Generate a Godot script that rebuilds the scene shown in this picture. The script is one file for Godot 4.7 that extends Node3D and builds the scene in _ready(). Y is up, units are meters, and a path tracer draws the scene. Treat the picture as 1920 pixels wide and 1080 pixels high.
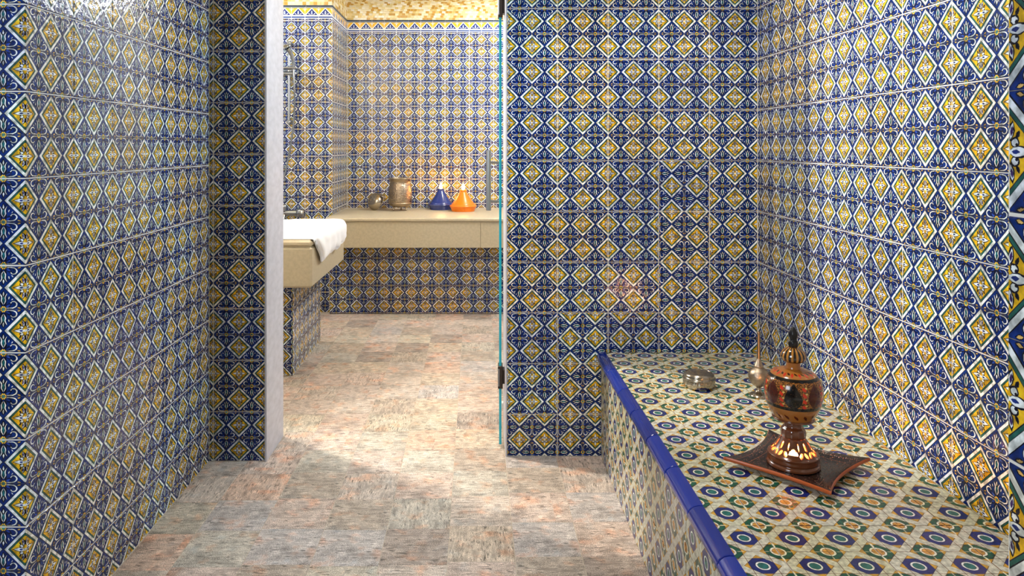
extends Node3D
# A tiled hammam: near room with a bench and lamp, doorway with a glass door, washing room behind.
# P(x, h, d): metres right of the camera axis, above the floor, and away from the camera.

var M := {}            # materials
var mesh_cache := {}
var names := {}
var rng := RandomNumberGenerator.new()

func P(x: float, h: float, d: float) -> Vector3:
	return Vector3(x, h, -d)

# ------------------------------------------------------------------ nodes
func put(o: Node, called: String, parent: Node) -> void:
	var key := str(parent.get_instance_id()) + called
	var k: int = names.get(key, 0)
	names[key] = k + 1
	o.name = called if k == 0 else "%s_%03d" % [called, k]
	parent.add_child(o, true)

func part(called: String, mesh: Mesh, mat: Material, parent: Node, at := Vector3.ZERO, turn := Basis.IDENTITY) -> MeshInstance3D:
	var o := MeshInstance3D.new()
	o.mesh = mesh
	o.material_override = mat
	o.transform = Transform3D(turn, at)
	put(o, called, parent)
	return o

func tag(o: Node, label: String, category: String, kind := "", group := "") -> Node:
	o.set_meta("label", label)
	o.set_meta("category", category)
	if kind:
		o.set_meta("kind", kind)
	if group:
		o.set_meta("group", group)
	return o

func thing(called: String, label: String, category: String, at := Vector3.ZERO, group := "") -> Node3D:
	var o := Node3D.new()
	o.position = at
	put(o, called, self)
	tag(o, label, category, "", group)
	return o

func struct_box(called: String, lo: Vector3, hi: Vector3, mat: Material, label: String, category: String) -> MeshInstance3D:
	# lo and hi are (x, h, d)
	var c := (lo + hi) / 2.0
	var o := part(called, box_mesh((hi - lo).abs(), 0.0), mat, self, P(c.x, c.y, c.z))
	tag(o, label, category, "structure")
	return o

# ------------------------------------------------------------------ meshes
func tri(st: SurfaceTool, a: Vector3, b: Vector3, c: Vector3, n: Vector3) -> void:
	# front faces run clockwise
	if (b - a).cross(c - a).dot(n) > 0.0:
		var t := b
		b = c
		c = t
	for v in [a, b, c]:
		st.add_vertex(v)

func box_mesh(size: Vector3, bev: float) -> ArrayMesh:
	var key := "box%.4f_%.4f_%.4f_%.4f" % [size.x, size.y, size.z, bev]
	if mesh_cache.has(key):
		return mesh_cache[key]
	var st := SurfaceTool.new()
	st.begin(Mesh.PRIMITIVE_TRIANGLES)
	st.set_smooth_group(-1)
	var h := size / 2.0
	var ax := [Vector3.RIGHT, Vector3.UP, Vector3.BACK]
	for i in 3:
		for s in [-1.0, 1.0]:
			var n: Vector3 = ax[i] * s
			var u: Vector3 = ax[(i + 1) % 3]
			var v: Vector3 = ax[(i + 2) % 3]
			var c: Vector3 = n * h[i]
			var a: float = h[(i + 1) % 3] - bev
			var b: float = h[(i + 2) % 3] - bev
			tri(st, c - u * a - v * b, c + u * a - v * b, c + u * a + v * b, n)
			tri(st, c - u * a - v * b, c + u * a + v * b, c - u * a + v * b, n)
	if bev > 0.0:
		for i in 3:
			var u: Vector3 = ax[i]
			var v: Vector3 = ax[(i + 1) % 3]
			var w: Vector3 = ax[(i + 2) % 3]
			var l: float = h[i] - bev
			for s in [-1.0, 1.0]:
				for t in [-1.0, 1.0]:
					var p: Vector3 = v * s * h[(i + 1) % 3] + w * t * (h[(i + 2) % 3] - bev)
					var q: Vector3 = v * s * (h[(i + 1) % 3] - bev) + w * t * h[(i + 2) % 3]
					var n: Vector3 = v * s + w * t
					tri(st, p - u * l, p + u * l, q + u * l, n)
					tri(st, p - u * l, q + u * l, q - u * l, n)
		for sx in [-1.0, 1.0]:
			for sy in [-1.0, 1.0]:
				for sz in [-1.0, 1.0]:
					var s := Vector3(sx, sy, sz)
					tri(st, s * Vector3(h.x, h.y - bev, h.z - bev), s * Vector3(h.x - bev, h.y, h.z - bev), s * Vector3(h.x - bev, h.y - bev, h.z), s)
	st.generate_normals()
	var m := st.commit()
	mesh_cache[key] = m
	return m

# A tile whose face is z = 0, centred, with its picture on the face; uv = part of the picture it shows.
func tile_mesh(w: float, h: float, th: float, uv: Rect2, turned: bool, bev := 0.0012) -> ArrayMesh:
	var key := "tile%.3f_%.3f_%.3f_%.2f_%.2f_%.2f_%.2f_%s" % [w, h, th, uv.position.x, uv.position.y, uv.size.x, uv.size.y, turned]
	if mesh_cache.has(key):
		return mesh_cache[key]
	var st := SurfaceTool.new()
	st.begin(Mesh.PRIMITIVE_TRIANGLES)
	var rings := [[bev, 0.0], [0.0, -bev], [0.0, -th]]
	var put_v := func(x: float, y: float, z: float, n: Vector3):
		var f := Vector2(clampf(x / w + 0.5, 0, 1), clampf(y / h + 0.5, 0, 1))
		var q := Vector2(uv.position.x + uv.size.x * f.x, uv.position.y + uv.size.y * f.y)
		st.set_uv(Vector2(1.0 - q.y, 1.0 - q.x) if turned else Vector2(q.x, 1.0 - q.y))
		st.set_normal(n)
		st.add_vertex(Vector3(x, y, z))
	var corner := func(k: int, r: Array) -> Vector3:
		var sx: float = [-1.0, 1.0, 1.0, -1.0][k % 4]
		var sy: float = [-1.0, -1.0, 1.0, 1.0][k % 4]
		return Vector3(sx * (w / 2 - r[0]), sy * (h / 2 - r[0]), r[1])
	var f: Array = []
	for k in 4:
		f.append(corner.call(k, rings[0]))
	for k in [0, 2, 1, 0, 3, 2]:
		put_v.call(f[k].x, f[k].y, 0.0, Vector3.BACK)
	for r in 2:
		for k in 4:
			var a: Vector3 = corner.call(k, rings[r])
			var b: Vector3 = corner.call(k + 1, rings[r])
			var c: Vector3 = corner.call(k + 1, rings[r + 1])
			var d: Vector3 = corner.call(k, rings[r + 1])
			var n := Vector3([0, 1, 0, -1][k], [-1, 0, 1, 0][k], 1.0 if r == 0 else 0.0).normalized()
			for v in [a, b, c, a, c, d]:
				put_v.call(v.x, v.y, v.z, n)
	var m := st.commit()
	mesh_cache[key] = m
	return m

# Tiles over a rectangle: o = corner, u and v unit vectors, n outward. Joints at ju + i * pu, jv + j * pv.
func tiles(parent: Node3D, called: String, o: Vector3, u: Vector3, v: Vector3, ur: Vector2, vr: Vector2, ju: float, jv: float, pu: float, pv: float, mats: Array, joint := 0.0030, th := 0.006, turned = null) -> void:
	var n := u.cross(v)
	for i in range(floori((ur.x - ju) / pu + 1e-4), ceili((ur.y - ju) / pu - 1e-4)):
		for j in range(floori((vr.x - jv) / pv + 1e-4), ceili((vr.y - jv) / pv - 1e-4)):
			var a0 := ju + i * pu
			var b0 := jv + j * pv
			var a := maxf(a0, ur.x)
			var b := maxf(b0, vr.x)
			var w := minf(a0 + pu, ur.y) - a
			var h := minf(b0 + pv, vr.y) - b
			var tone: int = rng.randi() % mats.size()
			var lift := rng.randf_range(-0.0004, 0.0004)
			var tilt := Vector2(rng.randfn(0.0, 0.0022), rng.randfn(0.0, 0.0022))
			if w < 0.006 or h < 0.006:
				continue
			var t: bool = turned != null and turned.call(i, j)
			var me := tile_mesh(w - joint, h - joint, th, Rect2((a - a0) / pu, (b - b0) / pv, w / pu, h / pv), t)
			var bs := Basis(u, v, n) * Basis(Vector3.UP, tilt.x) * Basis(Vector3.RIGHT, tilt.y)
			var at := o + u * (a + w / 2) + v * (b + h / 2) + n * lift
			at = parent.global_transform.affine_inverse() * at
			part(called, me, mats[tone], parent, at, bs)

# Turned body: profile is an array of smooth runs, each an array of Vector2(radius, height).
func lathe(runs: Array, segs := 48, flute := 0.0, flutes := 0) -> ArrayMesh:
	var st := SurfaceTool.new()
	st.begin(Mesh.PRIMITIVE_TRIANGLES)
	var total := 0.0
	for run in runs:
		for k in run.size() - 1:
			total += (run[k + 1] - run[k]).length()
	var at := 0.0
	for g in runs.size():
		var run: Array = runs[g]
		st.set_smooth_group(g)
		for k in run.size() - 1:
			var p: Vector2 = run[k]
			var q: Vector2 = run[k + 1]
			var v0 := at / total
			at += (q - p).length()
			var v1 := at / total
			for s in segs:
				var c: Array = []
				for e in [[s, p, v0], [s + 1, p, v0], [s + 1, q, v1], [s, q, v1]]:
					var ang: float = TAU * e[0] / segs
					var r: float = e[1].x * (1.0 + (flute * cos(ang * flutes) if flutes > 0 else 0.0))
					c.append([Vector3(r * cos(ang), e[1].y, -r * sin(ang)), Vector2(float(e[0]) / segs, 1.0 - e[2])])
				var order := [0, 2, 1, 0, 3, 2]
				if p.x < 1e-6:
					order = [0, 3, 2]
				elif q.x < 1e-6:
					order = [0, 2, 1]
				for i in order:
					st.set_uv(c[i][1])
					st.add_vertex(c[i][0])
	st.generate_normals()
	return st.commit()

func smooth_profile(pts: Array, sub := 5) -> Array:
	var out: Array = []
	for k in pts.size() - 1:
		var a: Vector2 = pts[maxi(k - 1, 0)]
		var b: Vector2 = pts[k]
		var c: Vector2 = pts[k + 1]
		var d: Vector2 = pts[mini(k + 2, pts.size() - 1)]
		for i in sub:
			var p := b.cubic_interpolate(c, a, d, float(i) / sub)
			out.append(Vector2(maxf(p.x, 0.0), p.y))
	out.append(pts[-1])
	return out

func smooth_path(pts: Array, sub := 6) -> Array:
	var out: Array = []
	for k in pts.size() - 1:
		var a: Vector3 = pts[maxi(k - 1, 0)]
		var d: Vector3 = pts[mini(k + 2, pts.size() - 1)]
		for i in sub:
			out.append((pts[k] as Vector3).cubic_interpolate(pts[k + 1], a, d, float(i) / sub))
	out.append(pts[-1])
	return out

func tube(path: Array, radius, segs := 14, rib := 0.0) -> ArrayMesh:
	var st := SurfaceTool.new()
	st.begin(Mesh.PRIMITIVE_TRIANGLES)
	st.set_smooth_group(0)
	var rings: Array = []
	var side := Vector3.ZERO
	for k in path.size():
		var t: Vector3 = (path[mini(k + 1, path.size() - 1)] - path[maxi(k - 1, 0)]).normalized()
		if side == Vector3.ZERO:
			side = t.cross(Vector3.UP if absf(t.y) < 0.9 else Vector3.RIGHT).normalized()
		side = (side - t * side.dot(t)).normalized()
		var up := t.cross(side)
		var r: float = radius[k] if radius is Array else radius
		if rib > 0.0:
			r *= 1.0 + (rib if k % 2 == 0 else -rib)
		var ring: Array = []
		for s in segs:
			var a := TAU * s / segs
			ring.append(path[k] + (side * cos(a) + up * sin(a)) * r)
		rings.append(ring)
	for k in path.size() - 1:
		for s in segs:
			var e := (s + 1) % segs
			var mid: Vector3 = (path[k] + path[k + 1]) / 2.0
			var n: Vector3 = rings[k][s] - mid
			tri(st, rings[k][s], rings[k][e], rings[k + 1][e], n)
			tri(st, rings[k][s], rings[k + 1][e], rings[k + 1][s], n)
	st.set_smooth_group(1)
	for k in [0, path.size() - 1]:
		var n: Vector3 = path[0] - path[1] if k == 0 else path[-1] - path[-2]
		for s in segs:
			tri(st, path[k], rings[k][s], rings[k][(s + 1) % segs], n)
	st.generate_normals()
	return st.commit()

# A surface from a grid of points (rows of Vector3), smooth, seen from both sides.
func grid_mesh(rows: Array, st_in: SurfaceTool = null, group := 0, flip := false, uvs := true) -> SurfaceTool:
	var st := st_in
	if st == null:
		st = SurfaceTool.new()
		st.begin(Mesh.PRIMITIVE_TRIANGLES)
	st.set_smooth_group(group)
	var nr := rows.size()
	var nc: int = rows[0].size()
	for i in nr - 1:
		for j in nc - 1:
			var q := [[i, j], [i, j + 1], [i + 1, j + 1], [i + 1, j]]
			for k in ([0, 2, 1, 0, 3, 2] if not flip else [0, 1, 2, 0, 2, 3]):
				st.set_uv(Vector2(float(q[k][1]) / (nc - 1), float(q[k][0]) / (nr - 1)))
				st.add_vertex(rows[q[k][0]][q[k][1]])
	return st

# ------------------------------------------------------------------ painting
func fill_poly(img: Image, pts: PackedVector2Array, col: Color) -> void:
	var lo := 1e9
	var hi := -1e9
	for p in pts:
		lo = minf(lo, p.y)
		hi = maxf(hi, p.y)
	var n := pts.size()
	for y in range(maxi(0, floori(lo)), mini(img.get_height(), ceili(hi))):
		var yc := y + 0.5
		var xs: Array = []
		for k in n:
			var a := pts[k]
			var b := pts[(k + 1) % n]
			if (a.y <= yc) != (b.y <= yc):
				xs.append(a.x + (yc - a.y) / (b.y - a.y) * (b.x - a.x))
		xs.sort()
		for k in range(0, xs.size() - 1, 2):
			var x0 := roundi(xs[k])
			var x1 := roundi(xs[k + 1])
			if x1 > x0:
				img.fill_rect(Rect2i(x0, y, x1 - x0, 1), col)

class Brush:
	var img: Image
	var host: Node
	var s := 1.0                 # pixels per unit
	var c := Vector2.ZERO        # centre, in units
	var m := Vector2.ONE         # mirroring
	var wob := 0.0
	func to_px(p: Vector2) -> Vector2:
		return (c + p * m + Vector2(host.rng.randfn(0, wob), host.rng.randfn(0, wob))) * s
	func poly(pts: Array, col: Color) -> void:
		var out := PackedVector2Array()
		for p in pts:
			out.append(to_px(p))
		host.fill_poly(img, out, col)
	func dia(r: float, col: Color) -> void:
		poly([Vector2(r, 0), Vector2(0, r), Vector2(-r, 0), Vector2(0, -r)], col)
	func circle(at: Vector2, rx: float, ry: float, col: Color, n := 20) -> void:
		var pts: Array = []
		for k in n:
			pts.append(at + Vector2(cos(TAU * k / n) * rx, sin(TAU * k / n) * ry))
		poly(pts, col)
	func leaf(a: Vector2, b: Vector2, w: float, col: Color, belly := 0.5) -> void:
		var pts: Array = []
		var d := b - a
		var nn := Vector2(-d.y, d.x).normalized()
		for side in [1.0, -1.0]:
			for k in 9:
				var t := k / 9.0 if side > 0 else 1.0 - k / 9.0
				var f := pow(t, log(0.5) / log(belly))
				pts.append(a + d * t + nn * side * w * sin(PI * f))
		poly(pts, col)
	func stroke(path: Array, ws: Array, extra: float, col: Color) -> void:
		var q: Array = []
		var w: Array = []
		for k in path.size() - 1:
			for i in 4:
				var t := i / 4.0
				q.append((path[k] as Vector2).cubic_interpolate(path[k + 1], path[maxi(k - 1, 0)], path[mini(k + 2, path.size() - 1)], t))
				w.append(lerpf(ws[k], ws[k + 1], t) + extra)
		q.append(path[-1])
		w.append(ws[-1] + extra)
		var l: Array = []
		var r: Array = []
		for k in q.size():
			var d: Vector2 = (q[mini(k + 1, q.size() - 1)] - q[maxi(k - 1, 0)]).normalized()
			var nn := Vector2(-d.y, d.x)
			l.append(q[k] + nn * w[k])
			r.push_front(q[k] - nn * w[k])
		poly(l + r, col)

func brush(img: Image, s: float, wob := 0.0) -> Brush:
	var b := Brush.new()
	b.img = img
	b.host = self
	b.s = s
	b.wob = wob
	return b

func rgb(r: int, g: int, b: int) -> Color:
	return Color(r / 255.0, g / 255.0, b / 255.0)

func noise_bytes(w: int, h: int, freq: float, sd: int, oct := 4, kind := FastNoiseLite.TYPE_SIMPLEX_SMOOTH) -> Image:
	var f := FastNoiseLite.new()
	f.noise_type = kind
	f.seed = sd
	f.frequency = freq
	f.fractal_octaves = oct
	var im := f.get_image(w, h, false, false, true)
	im.convert(Image.FORMAT_L8)
	return im

# Hand-painted unevenness: every channel times 1 + gain * (noise - 0.5).
func mottle(img: Image, noise: Image, gain: float) -> void:
	var d := img.get_data()
	var nb := noise.get_data()
	var out := d.duplicate()
	for k in nb.size():
		var g := 1.0 + gain * (nb[k] / 255.0 - 0.5)
		var i := k * 3
		out[i] = mini(255, int(d[i] * g))
		out[i + 1] = mini(255, int(d[i + 1] * g))
		out[i + 2] = mini(255, int(d[i + 2] * g))
	img.set_data(img.get_width(), img.get_height(), false, Image.FORMAT_RGB8, out)

func relief(img: Image, noise: Image, share: float, scale: float) -> ImageTexture:
	var h := img.duplicate() as Image
	h.convert(Image.FORMAT_L8)
	var d := h.get_data()
	var nb := noise.get_data()
	for k in d.size():
		d[k] = int(d[k] * share + nb[k] * (1.0 - share))
	h.set_data(h.get_width(), h.get_height(), false, Image.FORMAT_L8, d)
	h.bump_map_to_normal_map(scale)
	return ImageTexture.create_from_image(h)

func tex(img: Image) -> ImageTexture:
	return ImageTexture.create_from_image(img)

const INK := Color(0.055, 0.06, 0.12)

func paint_star(b: Brush, c: Vector2) -> void:
	# the yellow lozenge with its white cross flower
	b.c = c
	b.m = Vector2.ONE
	var white := rgb(228, 230, 224)
	b.dia(0.492, INK)
	b.dia(0.474, white)
	b.dia(0.388, INK)
	b.dia(0.376, rgb(38, 88, 78))
	b.dia(0.328, INK)
	b.dia(0.318, rgb(222, 172, 32))
	for sx in [-1.0, 1.0]:
		for sy in [-1.0, 1.0]:
			b.m = Vector2(sx, sy)
			b.leaf(Vector2(0.015, 0.085), Vector2(0.05, 0.262), 0.040, INK)
			b.leaf(Vector2(0.02, 0.10), Vector2(0.05, 0.240), 0.021, white)
			b.leaf(Vector2(0.03, 0.13), Vector2(0.047, 0.215), 0.015, rgb(60, 40, 92))
			b.leaf(Vector2(0.085, 0.105), Vector2(0.125, 0.175), 0.020, INK)
			b.circle(Vector2(0.075, 0.078), 0.050, 0.044, INK)
			b.circle(Vector2(0.073, 0.076), 0.036, 0.031, white)
			b.circle(Vector2(0.094, 0.062), 0.015, 0.013, INK, 10)
	for sx in [-1.0, 1.0]:
		b.m = Vector2(sx, 1)
		b.leaf(Vector2(0.005, 0), Vector2(0.262, 0), 0.053, INK, 0.42)
		b.leaf(Vector2(0.0, 0), Vector2(0.245, 0), 0.040, white, 0.42)
		b.leaf(Vector2(0.035, 0), Vector2(0.13, 0), 0.020, rgb(30, 48, 110))
		b.leaf(Vector2(0.24, 0), Vector2(0.30, 0), 0.008, INK)
	b.m = Vector2.ONE
	b.circle(Vector2.ZERO, 0.03, 0.03, white, 12)

func paint_flower(b: Brush, c: Vector2) -> void:
	# white scrolls and tulips on blue
	b.c = c
	var white := rgb(226, 228, 226)
	for sx in [-1.0, 1.0]:
		for sy in [-1.0, 1.0]:
			b.m = Vector2(sx, sy)
			b.leaf(Vector2(0.03, 0.03), Vector2(0.20, 0.135), 0.045, INK)
			b.leaf(Vector2(0.05, 0.04), Vector2(0.17, 0.115), 0.026, rgb(34, 62, 142))
			b.leaf(Vector2(0.02, 0.05), Vector2(0.075, 0.21), 0.024, INK)
			var sc := [Vector2(0.08, 0.028), Vector2(0.19, 0.030), Vector2(0.275, 0.055), Vector2(0.312, 0.115), Vector2(0.275, 0.172), Vector2(0.205, 0.178), Vector2(0.168, 0.142)]
			var wd := [0.005, 0.009, 0.0145, 0.0175, 0.0145, 0.009, 0.011]
			b.stroke(sc, wd, 0.010, INK)
			b.stroke(sc, wd, 0.0, white)
			b.leaf(Vector2(0.315, 0.045), Vector2(0.42, 0.022), 0.024, INK)
			b.leaf(Vector2(0.325, 0.043), Vector2(0.405, 0.023), 0.015, rgb(214, 172, 96))
			b.leaf(Vector2(0.115, 0.215), Vector2(0.140, 0.315), 0.025, INK)
			b.leaf(Vector2(0.117, 0.225), Vector2(0.137, 0.300), 0.012, white)
			b.leaf(Vector2(0.185, 0.205), Vector2(0.225, 0.255), 0.010, white)
	for sy in [-1.0, 1.0]:
		b.m = Vector2(1, sy)
		b.leaf(Vector2(0, 0.10), Vector2(0, 0.36), 0.070, INK, 0.6)
		for sx in [-1.0, 1.0]:
			b.m = Vector2(sx, sy)
			var tp := [Vector2(0.008, 0.115), Vector2(0.048, 0.20), Vector2(0.040, 0.28), Vector2(0.082, 0.365)]
			b.stroke(tp, [0.006, 0.022, 0.024, 0.004], 0.010, INK)
			b.stroke(tp, [0.005, 0.013, 0.014, 0.003], 0.0, white)
		b.m = Vector2(1, sy)
		b.leaf(Vector2(0, 0.15), Vector2(0, 0.31), 0.024, rgb(30, 108, 116))
		b.leaf(Vector2(0, 0.295), Vector2(0, 0.445), 0.042, INK, 0.4)
		b.leaf(Vector2(0, 0.305), Vector2(0, 0.41), 0.018, white, 0.4)
	b.m = Vector2.ONE
	b.circle(Vector2.ZERO, 0.082, 0.082, INK)
	for k in 8:
		var a := TAU * (k + 0.5) / 8
		b.circle(Vector2(cos(a), sin(a)) * 0.056, 0.021, 0.021, rgb(222, 176, 72), 8)
	b.circle(Vector2.ZERO, 0.036, 0.036, rgb(60, 140, 130), 12)

func paint_wall_tile(sd: int) -> Image:
	rng.seed = sd
	var n := 1536
	var img := Image.create(n, n, false, Image.FORMAT_RGB8)
	img.fill(rgb(13, 42, 106))
	var b := brush(img, n / 2.0, 0.0022)
	for x in 3:
		for y in 2:
			paint_star(b, Vector2(x, y + 0.5))
	for x in 2:
		for y in 3:
			paint_flower(b, Vector2(x + 0.5, y))
	# the scored middle lines of a tile
	img.fill_rect(Rect2i(0, n / 2 - 5, n, 10), rgb(40, 40, 58))
	img.fill_rect(Rect2i(0, n / 2 - 2, n, 3), rgb(150, 150, 150))
	img.fill_rect(Rect2i(n / 2 - 3, 0, 6, n), rgb(186, 160, 110))
	img.resize(768, 768, Image.INTERPOLATE_LANCZOS)
	mottle(img, noise_bytes(768, 768, 0.012, sd + 5, 5), 0.75)
	return img

func paint_bench_tile() -> Image:
	rng.seed = 77
	var n := 1536
	var img := Image.create(n, n, false, Image.FORMAT_RGB8)
	img.fill(rgb(196, 195, 172))
	var b := brush(img, n / 2.0, 0.0016)
	var line := rgb(92, 56, 26)
	var w := 0.0058
	for k in 8:
		var v := k * 0.25
		if k % 4 == 2:
			continue
		b.c = Vector2.ZERO
		b.m = Vector2.ONE
		b.poly([Vector2(v - w, 0), Vector2(v + w, 0), Vector2(v + w, 2), Vector2(v - w, 2)], line)
		b.poly([Vector2(0, v - w), Vector2(2, v - w), Vector2(2, v + w), Vector2(0, v + w)], line)
	var yellow := rgb(190, 146, 52)
	var octo := func(r: float, cut: float) -> Array:
		var q: Array = []
		for k in 4:
			var d := Vector2.from_angle(PI / 2 * k)
			var e := Vector2(-d.y, d.x)
			q.append(d * cut - e * (r - cut))
			q.append(d * cut + e * (r - cut))
		return q
	for x in 2:
		for y in 2:
			b.c = Vector2(x + 0.5, y + 0.5)
			b.dia(0.375, line)
			b.dia(0.365, yellow)
			b.poly(octo.call(0.372, 0.262), rgb(16, 24, 66))
			b.poly(octo.call(0.362, 0.25), rgb(26, 40, 104))
			b.circle(Vector2.ZERO, 0.152, 0.152, rgb(14, 22, 60), 28)
			b.circle(Vector2.ZERO, 0.142, 0.142, rgb(226, 228, 214), 28)
			b.circle(Vector2.ZERO, 0.108, 0.108, rgb(16, 30, 60), 28)
			b.circle(Vector2.ZERO, 0.098, 0.098, rgb(34, 104, 98), 28)
	for x in 3:
		for y in 3:
			b.c = Vector2(x, y)
			b.dia(0.375, line)
			b.dia(0.365, yellow)
			b.poly(octo.call(0.362, 0.262), rgb(14, 48, 38))
			b.poly(octo.call(0.345, 0.245), rgb(22, 82, 62))
			b.circle(Vector2.ZERO, 0.160, 0.160, rgb(20, 60, 40), 28)
			b.circle(Vector2.ZERO, 0.150, 0.150, rgb(226, 222, 196), 28)
			b.circle(Vector2.ZERO, 0.112, 0.112, rgb(120, 74, 30), 28)
			b.circle(Vector2.ZERO, 0.104, 0.104, rgb(200, 146, 66), 28)
			for k in 4:
				b.m = Vector2.ONE
				var d := Vector2.from_angle(PI / 2 * k)
				b.leaf(d * 0.13, d * 0.34, 0.012, rgb(214, 206, 170))
				b.leaf(d * 0.0, d * 0.15, 0.008, line)
	img.fill_rect(Rect2i(0, n / 2 - 2, n, 4), line)
	img.fill_rect(Rect2i(n / 2 - 2, 0, 4, n), line)
	img.resize(768, 768, Image.INTERPOLATE_LANCZOS)
	mottle(img, noise_bytes(768, 768, 0.02, 12, 5), 0.4)
	return img

func paint_border_tile() -> Image:
	rng.seed = 31
	var n := 512
	var img := Image.create(n, n, false, Image.FORMAT_RGB8)
	img.fill(rgb(226, 228, 222))
	var b := brush(img, n, 0.002)
	# picture rows run from the top
	b.poly([Vector2(0, 0.0), Vector2(1, 0.0), Vector2(1, 0.06), Vector2(0, 0.06)], rgb(70, 100, 110))
	b.poly([Vector2(0, 0.06), Vector2(0.46, 0.06), Vector2(0, 0.66)], rgb(226, 170, 44))
	b.poly([Vector2(1, 0.06), Vector2(0.54, 0.06), Vector2(1, 0.66)], rgb(226, 170, 44))
	b.poly([Vector2(0.5, 0.12), Vector2(0.94, 0.72), Vector2(0.06, 0.72)], INK)
	b.poly([Vector2(0.5, 0.15), Vector2(0.90, 0.70), Vector2(0.10, 0.70)], rgb(24, 44, 112))
	b.c = Vector2(0.5, 0.70)
	for s in [-1.0, 1.0]:
		b.m = Vector2(s, 1)
		b.stroke([Vector2(0.05, -0.05), Vector2(0.16, -0.06), Vector2(0.24, -0.10), Vector2(0.17, -0.16)], [0.012, 0.018, 0.022, 0.012], 0, rgb(226, 226, 220))
		b.c = Vector2(0.5 + 0.0, 0.70)
	b.m = Vector2.ONE
	b.leaf(Vector2(0, -0.02), Vector2(0, -0.42), 0.055, rgb(220, 226, 226), 0.45)
	b.leaf(Vector2(0, -0.1), Vector2(0, -0.32), 0.025, rgb(60, 110, 150), 0.45)
	for x in [0.0, 1.0]:
		b.c = Vector2(x, 0.06)
		b.leaf(Vector2(-0.2, 0.08), Vector2(0.2, 0.08), 0.035, rgb(226, 226, 220))
		b.leaf(Vector2(0, 0.02), Vector2(0, 0.3), 0.04, rgb(226, 226, 220))
		b.circle(Vector2(0, 0.08), 0.03, 0.03, rgb(40, 60, 90), 10)
	b.c = Vector2.ZERO
	b.poly([Vector2(0, 0.845), Vector2(1, 0.845), Vector2(1, 0.97), Vector2(0, 0.97)], rgb(24, 58, 124))
	img.resize(256, 256, Image.INTERPOLATE_LANCZOS)
	return img

# Quartzite: streaked stone, one big picture from which each slab takes its own piece.
func paint_stone(sd: int) -> Image:
	var n := 1024
	var big := noise_bytes(n, n, 0.004, sd, 4)
	var fine := noise_bytes(n, n, 0.16, sd + 1, 3)
	var st := noise_bytes(n / 5, n, 0.075, sd + 2, 4)
	st.resize(n, n, Image.INTERPOLATE_CUBIC)
	var st2 := noise_bytes(n / 6, n, 0.022, sd + 9, 5)
	st2.resize(n, n, Image.INTERPOLATE_CUBIC)
	var s2 := st2.get_data()
	var patch := noise_bytes(n, n, 0.012, sd + 3, 5)
	var rust := noise_bytes(n, n, 0.006, sd + 4, 4)
	var a := big.get_data()
	var f := fine.get_data()
	var s := st.get_data()
	var p := patch.get_data()
	var q := rust.get_data()
	var out := PackedByteArray()
	out.resize(n * n * 3)
	for k in n * n:
		var g := (a[k] - 128) * 0.0008 + (f[k] - 128) * 0.0024 + (s2[k] - 128) * 0.0012 + (p[k] - 128) * 0.0010
		var dark := (clampf((s[k] - 140) / 62.0, 0, 1) * clampf((p[k] - 112) / 70.0, 0, 1) + 0.75 * clampf((s2[k] - 150) / 60.0, 0, 1) * clampf((f[k] - 70) / 90.0, 0, 1)) * (0.4 + f[k] / 255.0 * 0.8)
		var r := clampf((q[k] - 150) / 80.0, 0, 1)
		var gr := clampf((q[k] - 70) / -60.0, 0, 1)
		var blot := clampf((a[k] - 150) / 60.0, 0, 1) * clampf((p[k] - 100) / 60.0, 0, 1)
		var l := (0.72 + g) * (1.0 - 0.2 * blot) * (1.0 - 0.56 * minf(dark, 1.0))
		out[k * 3] = int(clampf(l * (1.05 + 0.07 * r - 0.04 * gr), 0, 1) * 255)
		out[k * 3 + 1] = int(clampf(l * (0.985 - 0.06 * r), 0, 1) * 255)
		out[k * 3 + 2] = int(clampf(l * (0.925 - 0.12 * r + 0.03 * gr), 0, 1) * 255)
	return Image.create_from_data(n, n, false, Image.FORMAT_RGB8, out)

func std(col: Color, rough: float, metal := 0.0, spec := 0.5) -> StandardMaterial3D:
	var m := StandardMaterial3D.new()
	m.albedo_color = col
	m.roughness = rough
	m.metallic = metal
	m.metallic_specular = spec
	return m

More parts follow.
